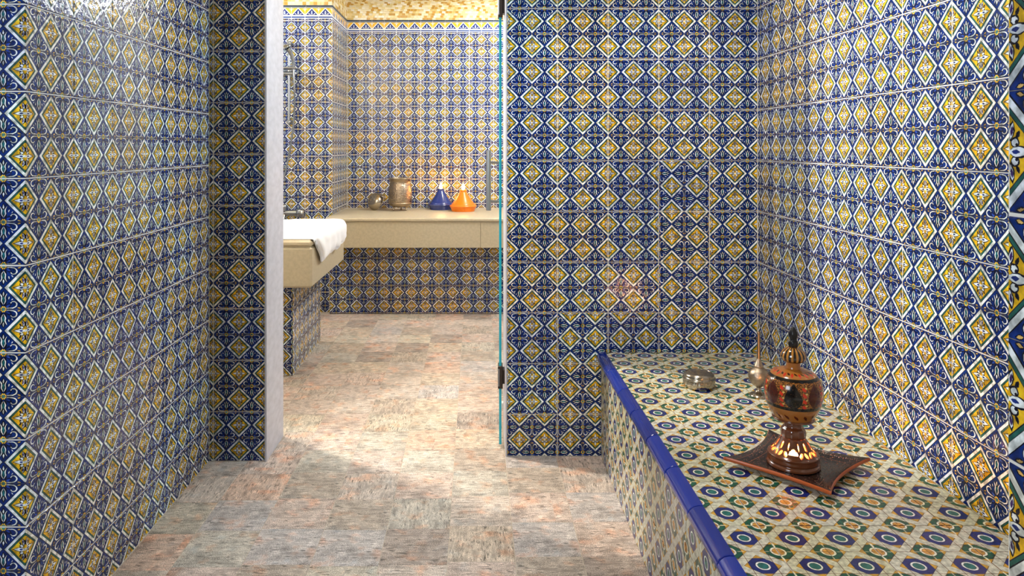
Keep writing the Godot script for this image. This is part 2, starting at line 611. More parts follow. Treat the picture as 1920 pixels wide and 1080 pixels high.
func make_materials() -> void:
	var wob := noise_bytes(768, 768, 0.012, 91, 3)
	var glaze_a := paint_wall_tile(11)
	var glaze_b := paint_wall_tile(29)
	var bump_a := relief(glaze_a, wob, 0.45, 4.0)
	M.wall_tiles = []
	for k in 6:
		var m := std([Color(1, 1, 1), Color(0.93, 0.95, 0.97), Color(1, 0.97, 0.93), Color(0.88, 0.90, 0.95), Color(0.97, 1, 1), Color(0.95, 0.93, 0.9)][k], [0.10, 0.13, 0.09, 0.14, 0.11, 0.12][k], 0.0, 0.36)
		m.albedo_texture = tex(glaze_a) if k == 0 else (M.wall_tiles[0].albedo_texture if k % 2 == 0 else (tex(glaze_b) if k == 1 else M.wall_tiles[1].albedo_texture))
		m.normal_enabled = true
		m.normal_texture = bump_a
		m.normal_scale = 0.8
		M.wall_tiles.append(m)
	M.tile_print = std(Color.WHITE, 0.3)      # the same tiling on walls that the view does not reach
	M.tile_print.albedo_texture = M.wall_tiles[0].albedo_texture
	M.tile_print.uv1_triplanar = true
	M.tile_print.uv1_world_triplanar = true
	M.tile_print.uv1_scale = Vector3(5, 5, 5)
	var bt := paint_bench_tile()
	var bench_bump := relief(bt, wob, 0.3, 1.6)
	M.bench_tiles = []
	for k in 3:
		var m := std([Color(1, 1, 1), Color(0.95, 0.94, 0.9), Color(0.98, 0.97, 1)][k], [0.24, 0.28, 0.26][k])
		m.albedo_texture = tex(bt) if k == 0 else M.bench_tiles[0].albedo_texture
		m.normal_enabled = true
		m.normal_texture = bench_bump
		m.normal_scale = 0.6
		M.bench_tiles.append(m)
	var border := std(Color.WHITE, 0.2)
	border.albedo_texture = tex(paint_border_tile())
	M.border = [border]
	M.trim_dark = [std(rgb(34, 54, 72), 0.2), std(rgb(28, 46, 66), 0.22)]
	M.trim_blue = []
	for k in 3:
		M.trim_blue.append(std([rgb(12, 38, 128), rgb(15, 44, 142), rgb(10, 32, 112)][k], 0.14, 0.0, 0.6))
	M.grout = std(rgb(218, 214, 206), 0.85)
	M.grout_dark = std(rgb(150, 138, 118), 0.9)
	M.floor_grout = std(rgb(178, 164, 146), 0.9)
	# floor slabs
	var wide := noise_bytes(1024, 1024, 0.05, 15, 4)
	M.slabs = []
	rng.seed = 404
	var stones: Array = []
	for sd in [301, 622]:
		var im := paint_stone(sd)
		stones.append([tex(im), relief(im, wide, 0.6, 3.0)])
	var tints := [Color(1.0, 0.985, 0.97), Color(1.01, 0.97, 0.95), Color(0.97, 0.98, 0.96), Color(1.03, 0.95, 0.90), Color(0.98, 0.96, 0.95), Color(0.93, 0.91, 0.88), Color(1.02, 1.0, 0.98), Color(0.97, 0.98, 1.0), Color(1.0, 0.97, 0.92), Color(0.87, 0.845, 0.83), Color(1.02, 0.98, 0.96), Color(0.99, 0.99, 0.95)]
	for k in 24:
		var m := std(tints[k % 12] * 0.98, rng.randf_range(0.42, 0.6), 0.0, 0.4)
		var pair: Array = stones[rng.randi() % 2]
		m.albedo_texture = pair[0]
		m.normal_enabled = true
		m.normal_texture = pair[1]
		m.normal_scale = 0.3
		m.uv1_scale = Vector3(0.3, 0.3, 1)
		m.uv1_offset = Vector3(rng.randf(), rng.randf(), 0)
		M.slabs.append(m)
	# pale marble of the jamb, sandstone of the counter
	var mar := noise_bytes(256, 512, 0.05, 8, 4)
	mar.resize(512, 256, Image.INTERPOLATE_CUBIC)
	var mim := Image.create(512, 256, false, Image.FORMAT_RGB8)
	mim.fill(rgb(182, 179, 184))
	mottle(mim, mar, 0.12)
	M.marble = std(Color.WHITE, 0.5)
	M.marble.albedo_texture = tex(mim)
	M.marble.uv1_triplanar = true
	M.marble.uv1_scale = Vector3(1.1, 1.1, 1.1)
	var sand := Image.create(512, 512, false, Image.FORMAT_RGB8)
	sand.fill(rgb(178, 165, 138))
	mottle(sand, noise_bytes(512, 512, 0.05, 3, 6), 0.10)
	M.sandstone = std(Color.WHITE, 0.42)
	M.sandstone.albedo_texture = tex(sand)
	M.sandstone.uv1_triplanar = true
	M.sandstone.uv1_scale = Vector3(1.6, 1.6, 1.6)
	M.plaster = std(rgb(226, 208, 170), 0.8)
	M.plain = std(rgb(206, 200, 190), 0.85)
	M.mosaic = std(Color.WHITE, 0.25)
	M.mosaic.vertex_color_use_as_albedo = true
	M.chrome = std(rgb(168, 174, 182), 0.12, 1.0)
	M.steel = std(rgb(150, 152, 154), 0.3, 1.0)
	M.dark_metal = std(rgb(70, 62, 56), 0.4, 0.8)
	M.silver = std(rgb(176, 166, 150), 0.2, 1.0)
	var hammer := noise_bytes(512, 512, 0.045, 51, 3, FastNoiseLite.TYPE_CELLULAR)
	var hb := hammer.duplicate() as Image
	hb.bump_map_to_normal_map(5.0)
	M.hammered = std(rgb(166, 150, 130), 0.26, 1.0)
	M.hammered.normal_enabled = true
	M.hammered.normal_texture = tex(hb)
	M.hammered.normal_scale = 0.8
	M.hammered.uv1_scale = Vector3(2, 1, 1)
	var gl := std(Color(0.78, 0.93, 0.92, 0.06), 0.02)
	gl.transparency = BaseMaterial3D.TRANSPARENCY_ALPHA
	M.glass = gl
	var ge := std(Color(0.17, 0.66, 0.72), 0.12)
	M.glass_edge = ge
	var terry := noise_bytes(512, 512, 0.12, 21, 3)
	var tb := terry.duplicate() as Image
	tb.bump_map_to_normal_map(6.0)
	M.towel = std(rgb(238, 238, 240), 0.95)
	M.towel.normal_enabled = true
	M.towel.normal_texture = tex(tb)
	M.towel.normal_scale = 0.6
	M.towel.uv1_scale = Vector3(3, 3, 1)
	M.flame = std(Color(1.0, 0.75, 0.4), 0.5)
	M.flame.emission_enabled = true
	M.flame.emission = Color(1.0, 0.72, 0.38)
	M.flame.emission_energy_multiplier = 26.0
	M.lamp_face = std(Color.WHITE, 0.5)  # glowing discs of the ceiling lamps out of view
	M.lamp_face.emission_enabled = true
	M.lamp_face.emission = Color(1.0, 0.93, 0.82)
	M.lamp_face.emission_energy_multiplier = 7.0
	M.wax = std(rgb(235, 226, 204), 0.5)
	M.clay = std(rgb(176, 84, 34), 0.35)
	M.orange = std(rgb(232, 120, 12), 0.3)
	M.cobalt = std(rgb(22, 44, 112), 0.12, 0.0, 0.7)
	M.white = std(rgb(232, 232, 228), 0.4)
	M.black = std(rgb(18, 16, 18), 0.3)

# ------------------------------------------------------------------ scene
func downlight(x: float, h: float, d: float, e: float, col: Color, size: float, label: String, aim := Vector3.ZERO, cone := 0.0) -> void:  # a ceiling lamp out of view, its kind and strength chosen for its effect
	var t := thing("unseen_ceiling_lamp", label, "ceiling lamp", P(x, h, d))
	part("housing", lathe([[Vector2(0.055, -0.0), Vector2(0.075, 0.0)], [Vector2(0.075, 0.0), Vector2(0.075, -0.018)], [Vector2(0.075, -0.018), Vector2(0.056, -0.018)], [Vector2(0.056, -0.018), Vector2(0.055, -0.004)]], 32), M.white, t)
	part("lamp_face", lathe([[Vector2(0.0, -0.008), Vector2(0.055, -0.008)]], 32), M.lamp_face, t)
	var l: Light3D
	if cone > 0.0:
		var sp := SpotLight3D.new()
		sp.spot_angle = cone
		sp.spot_angle_attenuation = 0.6
		sp.spot_range = 12.0
		sp.spot_attenuation = 2.0
		l = sp
	else:
		var om := OmniLight3D.new()
		om.omni_range = 12.0
		om.omni_attenuation = 2.0
		l = om
	l.light_energy = e
	l.light_color = col
	l.light_size = size
	l.shadow_enabled = true
	l.position = Vector3(0, -0.02 - size, 0)
	l.name = "light"
	t.add_child(l)
	if cone > 0.0:
		l.look_at(l.global_position + aim, Vector3.FORWARD)

func _ready() -> void:
	# camera: level, lens shifted down and to the right
	var cam := Camera3D.new()
	cam.name = "camera"
	var f := 1363.0
	var near := 0.05
	cam.position = Vector3(0, 1.22, 0)
	add_child(cam)
	cam.set_frustum(1080.0 / f * near, Vector2(70.0 / f, -265.0 / f) * near, near, 60.0)
	cam.current = true
	var env := Environment.new()
	env.background_mode = Environment.BG_COLOR
	env.background_color = Color(0.0, 0.0, 0.0)
	env.tonemap_mode = Environment.TONE_MAPPER_LINEAR
	env.tonemap_exposure = 1.0
	env.sdfgi_enabled = true
	env.ssao_enabled = true
	env.ssil_enabled = true
	var we := WorldEnvironment.new()
	we.name = "environment"
	we.environment = env
	add_child(we)
	make_materials()
	lamps()
	near_room()
	wash_room()
	floor_slabs()
	bench()
	door()
	bench_things()
	counter_things()
	shower()
	ledge_and_towel()

func lamps() -> void:
	var white := Color(0.93, 0.96, 1.0)
	downlight(-1.62, 2.38, 3.66, 11.0, Color(1.0, 0.97, 0.92), 0.07, "unseen ceiling lamp by the ledge, placed to light the right wall through the doorway", Vector3(2.73, -1.25, 1.66), 52.0)  # out of view, throws the bright streak along the right wall
	downlight(-1.98, 2.36, 4.75, 1.25, white, 0.04, "unseen ceiling downlight left of the shower, placed to light the shower wall and towel")  # out of view, pushes the shower shadows to the right
	downlight(0.75, 2.40, 4.55, 2.5, white, 0.06, "unseen ceiling downlight behind the partition, placed to light the wash room and its floor")  # out of view, lights the wash room past the partition corner
	downlight(0.60, 2.40, 5.10, 1.2, white, 0.06, "unseen ceiling downlight over the counter right end, placed for the sheen on the left wall")  # out of view, gives the left wall its glare
	downlight(0.30, 2.44, 2.05, 2.1, Color(1.0, 0.98, 0.96), 0.05, "unseen ceiling downlight above the bench side, placed to light the lower front wall", Vector3(0.34, -1.0, -0.10), 54.0)  # out of view, cone set so the front wall dims towards the top
	downlight(0.95, 2.43, 2.52, 3.3, Color(0.84, 0.93, 1.0), 0.05, "added ceiling downlight above the bench end, fill light for the left wall", Vector3(-1.98, -1.55, 0.62), 40.0)  # added fill lamp, only there to brighten the left wall
	var room := AreaLight3D.new()
	room.name = "added_fill_light"  # added soft fill from behind the camera, stands for no real fitting
	room.area_size = Vector2(0.9, 1.2)
	room.light_energy = 5.0
	room.light_color = Color(0.90, 0.95, 1.0)
	room.shadow_enabled = true
	room.area_range = 12.0
	room.position = P(-1.55, 1.75, -0.5)
	add_child(room)
	room.look_at(P(0.35, 1.0, 2.6))

func near_room() -> void:
	var R := Vector3.RIGHT
	var U := Vector3.UP
	var away := Vector3.FORWARD
	var back := Vector3.BACK
	var W: Array = M.wall_tiles
	var g := 0.0016
	var wl := struct_box("wall_left", Vector3(-2.25, 0, 1.667 + g), Vector3(-1.03 - g, 2.45, 2.82), M.grout, "long tiled wall on the left, glossy blue and yellow, ending in an outer corner", "wall")
	tiles(wl, "tile", P(-1.03, 0, 1.667), away, U, Vector2(0, 1.153), Vector2(0, 1.95), 0.0, 0.147, 0.2, 0.2, W)
	tiles(wl, "tile", P(-1.7, 0, 1.667), R, U, Vector2(0.2, 0.67), Vector2(0, 1.75), 0.67, 0.147, 0.2, 0.2, W)
	var wp := struct_box("wall_front_left", Vector3(-2.25, 0, 2.82 + g), Vector3(-0.811 - g, 2.45, 3.06), M.grout, "narrow dark tiled wall pier between the left wall and the doorway", "wall")
	tiles(wp, "tile", P(-1.03, 0, 2.82), R, U, Vector2(0, 0.217), Vector2(0, 1.99), 0.016, -0.009, 0.2, 0.2, W)
	var j1 := struct_box("trim_1", Vector3(-0.811 - g, 0, 2.815), Vector3(-0.806, 2.12, 3.062), M.marble, "pale veined marble lining on the left jamb of the doorway", "door jamb")
	j1.name = "trim_1"
	var wf := struct_box("wall_front", Vector3(0.126 + g, 0, 2.865 + g), Vector3(1.45, 2.45, 3.10), M.grout, "tiled wall to the right of the doorway, navy and yellow, facing us", "wall")
	var turned := func(i: int, j: int) -> bool:
		return (i == 3 and j >= 1 and j <= 4) or (j == 1 and i >= 1 and i <= 3) or (j == 0 and i == 1) or (j == -1 and i <= 2)
	tiles(wf, "tile", P(0.126, 0, 2.865), R, U, Vector2(0, 0.989), Vector2(0, 1.99), 0.0, 0.165, 0.2, 0.2, W, 0.0024, 0.006, turned)
	struct_box("trim_2", Vector3(0.122, 0, 2.862), Vector3(0.126 + g, 2.12, 3.10), M.marble, "thin white lining on the right jamb, behind the glass door's hinges", "door jamb")
	struct_box("wall_over_door", Vector3(-0.811, 2.12, 2.84), Vector3(0.126, 2.45, 3.06), M.tile_print, "tiled lintel wall above the doorway to the wash room", "wall")
	var wr := struct_box("wall_right", Vector3(1.115 + g, 0, 0.55), Vector3(1.45, 2.45, 2.865), M.grout, "long tiled wall on the right, behind the tiled bench", "wall")
	tiles(wr, "tile", P(1.115, 0, 2.865), back, U, Vector2(0, 1.56), Vector2(0.405, 1.99), -0.02, 0.165, 0.1975, 0.2, W)
	var wn := struct_box("wall_near", Vector3(0.434 + g, 0, 0.28), Vector3(1.45, 2.45, 0.593), M.grout, "near wall end beside us at the right edge, tiled, out of focus range", "wall")
	wn.set_meta("label", "nearest tiled wall end, cut off by the right edge of the picture")
	tiles(wn, "tile", P(0.434, 0, 0.593), back, U, Vector2(0, 0.31), Vector2(0.0, 1.80), 0.0, 0.165, 0.2, 0.2, W)
	struct_box("wall_over_entry", Vector3(-2.2, 2.2, 0.28), Vector3(0.434, 2.45, 0.593), M.tile_print, "tiled beam under the ceiling running left from the near wall end", "wall")
	struct_box("wall_far_left", Vector3(-2.4, 0, -2.0), Vector3(-2.2, 2.45, 6.1), M.tile_print, "tiled outer wall on the far left side, out of view", "wall")
	struct_box("wall_far_right", Vector3(1.45, 0, -2.0), Vector3(1.65, 2.45, 6.1), M.tile_print, "tiled outer wall on the far right side, out of view", "wall")
	struct_box("wall_behind", Vector3(-2.4, 0, -2.2), Vector3(1.65, 2.45, -2.0), M.tile_print, "tiled wall behind where we stand", "wall")
	struct_box("ceiling", Vector3(-2.4, 2.45, -2.2), Vector3(1.65, 2.6, 3.06), M.plaster, "cream plaster ceiling of the near room", "ceiling")

func wash_room() -> void:
	var R := Vector3.RIGHT
	var U := Vector3.UP
	var away := Vector3.FORWARD
	var W: Array = M.wall_tiles
	var g := 0.0016
	var ws := struct_box("wall_shower", Vector3(-2.25, 0, 5.355 + g), Vector3(-1.05 - g, 2.6, 6.1), M.grout, "tiled wall that carries the chrome shower, left of the alcove", "wall")
	tiles(ws, "tile", P(-1.7, 0, 5.355), R, U, Vector2(0.0, 0.65), Vector2(0, 2.165), 0.65, 0.149, 0.2, 0.2, W, 0.0034)
	tiles(ws, "tile", P(-1.05, 0, 5.355), away, U, Vector2(0, 0.625), Vector2(0.715, 2.165), 0.0, 0.153, 0.2, 0.2, W, 0.0034)
	tiles(ws, "border_tile", P(-1.7, 0, 5.355), R, U, Vector2(0.25, 0.65), Vector2(2.165, 2.247), 0.65, 2.165, 0.1, 0.082, M.border, 0.003)
	tiles(ws, "border_tile", P(-1.05, 0, 5.355), away, U, Vector2(0, 0.625), Vector2(2.165, 2.247), 0.025, 2.165, 0.1, 0.082, M.border, 0.003)
	tiles(ws, "edge_trim", P(-1.7, 0, 5.347), R, U, Vector2(0.25, 0.658), Vector2(2.247, 2.262), 0.658, 2.247, 0.2, 0.015, M.trim_dark, 0.003, 0.012)
	tiles(ws, "edge_trim", P(-1.042, 0, 5.347), away, U, Vector2(0, 0.633), Vector2(2.247, 2.262), 0.0, 2.247, 0.2, 0.015, M.trim_dark, 0.003, 0.012)
	var wb := struct_box("wall_back", Vector3(-1.05, 0, 5.98 + g), Vector3(1.45, 2.6, 6.1), M.grout, "tiled rear wall of the alcove above the long stone counter", "wall")
	tiles(wb, "tile", P(-1.05, 0, 5.98), R, U, Vector2(0, 1.6), Vector2(0.715, 2.165), 0.006, 0.153, 0.2, 0.2, W, 0.0034)
	tiles(wb, "border_tile", P(-1.05, 0, 5.98), R, U, Vector2(0, 1.6), Vector2(2.165, 2.247), 0.006, 2.165, 0.1, 0.082, M.border, 0.003)
	tiles(wb, "edge_trim", P(-1.05, 0, 5.972), R, U, Vector2(0, 1.6), Vector2(2.247, 2.262), 0.006, 2.247, 0.1, 0.015, M.trim_dark, 0.003, 0.012)
	var wc := struct_box("wall_low", Vector3(-1.06 + g, 0, 5.30 + g), Vector3(1.45, 0.503, 5.98), M.grout_dark, "low tiled wall in shade under the long stone counter", "wall")
	tiles(wc, "tile", P(-1.06, 0, 5.30), R, U, Vector2(0, 1.65), Vector2(0, 0.5), 0.0, 0.008, 0.2, 0.2, W, 0.0035)
	struct_box("unseen_partition_wall", Vector3(0.303, 0, 3.10), Vector3(1.45, 2.45, 4.04), M.tile_print, "unseen tiled partition behind the front wall, placed to shade the wash room floor", "wall")  # out of view, blocks lamp light to shape the floor shadow
	# ceiling: flat field with a cove down to the rear wall and the shower wall, all mosaic
	var cl := struct_box("ceiling_1", Vector3(-2.4, 2.41, 3.06), Vector3(1.65, 2.6, 6.1), M.plaster, "cream and ochre mosaic ceiling curving down to the rear wall of the wash room", "ceiling")
	rng.seed = 900
	var st := SurfaceTool.new()
	st.begin(Mesh.PRIMITIVE_TRIANGLES)
	st.set_smooth_group(-1)
	var cr := [rgb(226, 212, 172), rgb(218, 196, 136), rgb(208, 178, 104), rgb(184, 140, 58), rgb(232, 224, 200)]
	var pal: Array = []
	for c in cr:
		pal.append((c as Color).srgb_to_linear())
	var odds := [0, 0, 0, 1, 1, 2, 3, 3, 4]
	var one := func(c: Vector3, u: Vector3, v: Vector3, hu: float, hv: float):
		var n := u.cross(v)
		st.set_color(pal[odds[rng.randi() % odds.size()]] * rng.randf_range(0.88, 1.05))
		var a := c - u * hu - v * hv
		var b := c + u * hu - v * hv
		var d := c + u * hu + v * hv
		var e := c - u * hu + v * hv
		var t := n * 0.003
		tri(st, a + t, b + t, d + t, n)
		tri(st, a + t, d + t, e + t, n)
		for q in [[a, b, -v], [b, d, u], [d, e, v], [e, a, -u]]:
			tri(st, q[0], q[1], q[1] + t, q[2])
			tri(st, q[0], q[1] + t, q[0] + t, q[2])
	var pitch := 0.027
	var rad := 0.15
	for side in 2:
		var zc := (5.98 if side == 0 else 5.355) - rad
		var x0 := -1.05 if side == 0 else -1.70
		var count := 58 if side == 0 else 24
		var rows := 13 if side == 0 else 9
		for i in count:
			var x := x0 + (i + 0.5) * pitch
			for k in rows:
				var a := (k + 0.5) / rows * PI / 2
				one.call(P(x + (pitch * [0.0, 0.38, 0.72][k % 3] if side == 0 else 0.0), 2.262 + sin(a) * rad, zc + cos(a) * rad), R, Vector3(0, cos(a), sin(a)), pitch * 0.45, PI / 4 * rad / rows * 0.90)
			for k in 26:
				one.call(P(x, 2.41, zc - (k + 0.5) * pitch), R, Vector3(0, 0, 1), pitch * 0.44, pitch * 0.44)
	for i in 23:      # upright side of the alcove above its trim
		for k in 6:
			one.call(P(-1.05, 2.262 + (k + 0.5) * pitch * 0.92, 5.355 + (i + 0.5) * pitch), away, U, pitch * 0.44, pitch * 0.42)
	st.generate_normals()
	var mo := part("mosaic", st.commit(), M.mosaic, cl, -cl.position)
	mo.set_meta("kind", "stuff")
	for side in 2:    # plaster bed of the coves
		var rows2: Array = []
		var zc := (5.98 if side == 0 else 5.355) - rad
		for k in 11:
			var a := k / 10.0 * PI / 2
			var h := 2.262 + sin(a) * rad
			var d := zc + cos(a) * rad
			rows2.append([P(-1.05 if side == 0 else -1.7, h, d), P(1.45 if side == 0 else -1.05, h, d)])
		var gs := grid_mesh(rows2)
		gs.generate_normals()
		part("cove", gs.commit(), M.plaster, cl, -cl.position)

func floor_slabs() -> void:
	var fl := struct_box("floor", Vector3(-2.4, -0.1, -2.2), Vector3(1.65, -0.0009, 6.1), M.floor_grout, "streaked beige and pink quartzite floor of square slabs", "floor")
	rng.seed = 55
	var last := -1
	for c in range(-9, 3):
		var x0 := 0.12 + 0.2 * c
		var shift := 0.05 * (x0 - 0.0) + rng.randf_range(-0.012, 0.012)
		for r in range(-5, 15):
			var d0 := 2.346 + 0.2 * r + shift
			var xa := x0
			var xb := x0 + 0.2
			var da := d0
			var db := d0 + 0.2
			var skip: int = rng.randi() % 24
			if skip == last:
				skip = (skip + 5) % 24
			last = skip
			var lift := rng.randf_range(-0.0006, 0.0006)
			if db > 5.3:
				db = 5.3
			if d0 < 1.667 - 0.1:
				xa = maxf(xa, -1.69)
			elif d0 < 2.82:
				xa = maxf(xa, -1.03)
			elif d0 < 3.06:
				xa = maxf(xa, -0.806) if d0 > 2.83 else maxf(xa, -1.03)
			else:
				xa = maxf(xa, -1.69)
			if d0 < 2.86:
				xb = minf(xb, 0.50)
			if d0 >= 2.7 and d0 < 2.865 and xa >= 0.12:
				db = minf(db, 2.866)
			if d0 >= 2.865 and d0 < 3.1:
				xb = minf(xb, 0.122)
			if d0 < 2.82 and xb <= -0.81:
				db = minf(db, 2.82)
			var w := xb - xa
			var h := db - da
			if w < 0.012 or h < 0.012:
				continue
			var me := tile_mesh(w - 0.0015, h - 0.0015, 0.01, Rect2(0, 0, w / 0.2, h / 0.2), rng.randf() < 0.22, 0.0009)
			part("slab", me, M.slabs[skip], fl, P((xa + xb) / 2, lift, (da + db) / 2) - fl.position, Basis(Vector3.RIGHT, Vector3.FORWARD, Vector3.UP))

func bench() -> void:
	var U := Vector3.UP
	var back := Vector3.BACK
	var g := 0.0016
	var t := thing("bench", "low masonry bench faced in cream tiles with blue eyes and a cobalt edge", "bench", P(0.8, 0, 1.75))
	var core := (P(1.112, 0.41 - g, 0.62) + P(0.496 + g, 0, 2.861)) / 2.0
	part("core", box_mesh(Vector3(1.112 - 0.499, 0.407, 2.861 - 0.62), 0.002), M.grout, t, core - t.position)
	# top: joints run along x = .607 + .2 and d = 1.555 + .202
	tiles(t, "top_tile", P(0, 0.41, 0), Vector3.RIGHT, Vector3.FORWARD, Vector2(0.512, 1.112), Vector2(1.25, 2.861), 0.607 - 0.2, 1.555 - 0.404, 0.2, 0.202, M.bench_tiles, 0.002)
	# face towards the room
	tiles(t, "face_tile", P(0.496, 0, 2.861), back, U, Vector2(0, 1.68), Vector2(0, 0.387), -0.06, -0.022, 0.202, 0.2, M.bench_tiles, 0.002)
	# bullnose trim pieces
	rng.seed = 8
	var stops := [2.861, 2.64, 2.425, 2.235, 2.035, 1.835, 1.635, 1.435, 1.235, 1.035]
	for k in stops.size() - 1:
		var len: float = stops[k] - stops[k + 1] - 0.003
		var sec := [Vector2(0.514, 0.4125), Vector2(0.503, 0.4135), Vector2(0.492, 0.411), Vector2(0.483, 0.404), Vector2(0.4785, 0.395), Vector2(0.479, 0.386), Vector2(0.484, 0.380), Vector2(0.497, 0.379), Vector2(0.514, 0.385)]
		var st := SurfaceTool.new()
		st.begin(Mesh.PRIMITIVE_TRIANGLES)
		var rows: Array = []
		for z in [[-0.5, 0.93], [-0.49, 1.0], [0.49, 1.0], [0.5, 0.93]]:
			var row: Array = []
			for s in sec:
				var c := Vector2(0.5, 0.396)
				var q: Vector2 = c + (s - c) * z[1]
				row.append(Vector3(q.x - 0.5, q.y, z[0] * len))
			rows.append(row)
		st = grid_mesh([rows[1], rows[2]], null, 0)
		grid_mesh([rows[0], rows[1]], st, 2)
		grid_mesh([rows[2], rows[3]], st, 3)
		st.set_smooth_group(1)
		for e in [0, 3]:
			for i in range(1, sec.size() - 1):
				tri(st, rows[e][0], rows[e][i], rows[e][i + 1], Vector3(0, 0, -1 if e == 0 else 1))
		st.generate_normals()
		part("edge_trim", st.commit(), M.trim_blue[rng.randi() % 3], t, P(0.5 + rng.randf_range(-0.0008, 0.0008), 0, (stops[k] + stops[k + 1]) / 2) - t.position)

func door() -> void:
	# clear glass leaf, standing open nearly edge-on
	var a := P(0.104, 0.0, 2.95)
	var b := P(0.128, 0.0, 3.72)
	var along := (b - a).normalized()
	var len := (b - a).length()
	var bs := Basis(along, Vector3.UP, along.cross(Vector3.UP))
	var t := Node3D.new()
	t.transform = Transform3D(bs, a)
	put(t, "door_1", self)
	tag(t, "clear frameless glass door standing open, its green-blue edge towards us", "door", "structure")
	part("glass_pane", box_mesh(Vector3(len - 0.004, 1.775, 0.0095), 0.0), M.glass, t, Vector3(len / 2, 0.9, 0))
	part("glass_edge", box_mesh(Vector3(0.004, 1.775, 0.010), 0.001), M.glass_edge, t, Vector3(0.0, 0.9, 0))
	for h in [0.285, 1.79]:
		var hg := part("hinge", box_mesh(Vector3(0.055, 0.092, 0.020), 0.002), M.dark_metal, t, Vector3(0.020, h, 0))
		part("hinge_plate", box_mesh(Vector3(0.05, 0.056, 0.034), 0.002), M.dark_metal, hg, Vector3(0.004, 0, 0.0225))
		part("hinge_pin", tube([Vector3(-0.026, -0.035, -0.006), Vector3(-0.026, 0.035, -0.006)], 0.004, 12), M.steel, hg)
	for s in [-1.0, 1.0]:
		var hd := part("handle", tube([Vector3(len - 0.07, 1.125 - 0.225, s * 0.056), Vector3(len - 0.07, 1.125 + 0.078, s * 0.056)], 0.0125, 18), M.steel, t)
		for h in [0.945, 1.14]:
			part("standoff", tube([Vector3(len - 0.07, h, s * 0.004), Vector3(len - 0.07, h, s * 0.055)], 0.007, 12), M.steel, hd)
	var st := thing("door_stop", "small white round door stop on the floor behind the glass door", "door stop", P(0.131, 0.0, 3.40))
	part("cup", lathe([[Vector2(0.0, 0.0), Vector2(0.013, 0.0)], smooth_profile([Vector2(0.0135, 0.0), Vector2(0.0135, 0.020), Vector2(0.012, 0.026)]), [Vector2(0.012, 0.026), Vector2(0.008, 0.026)], [Vector2(0.008, 0.026), Vector2(0.0, 0.018)]], 24), M.white, st)

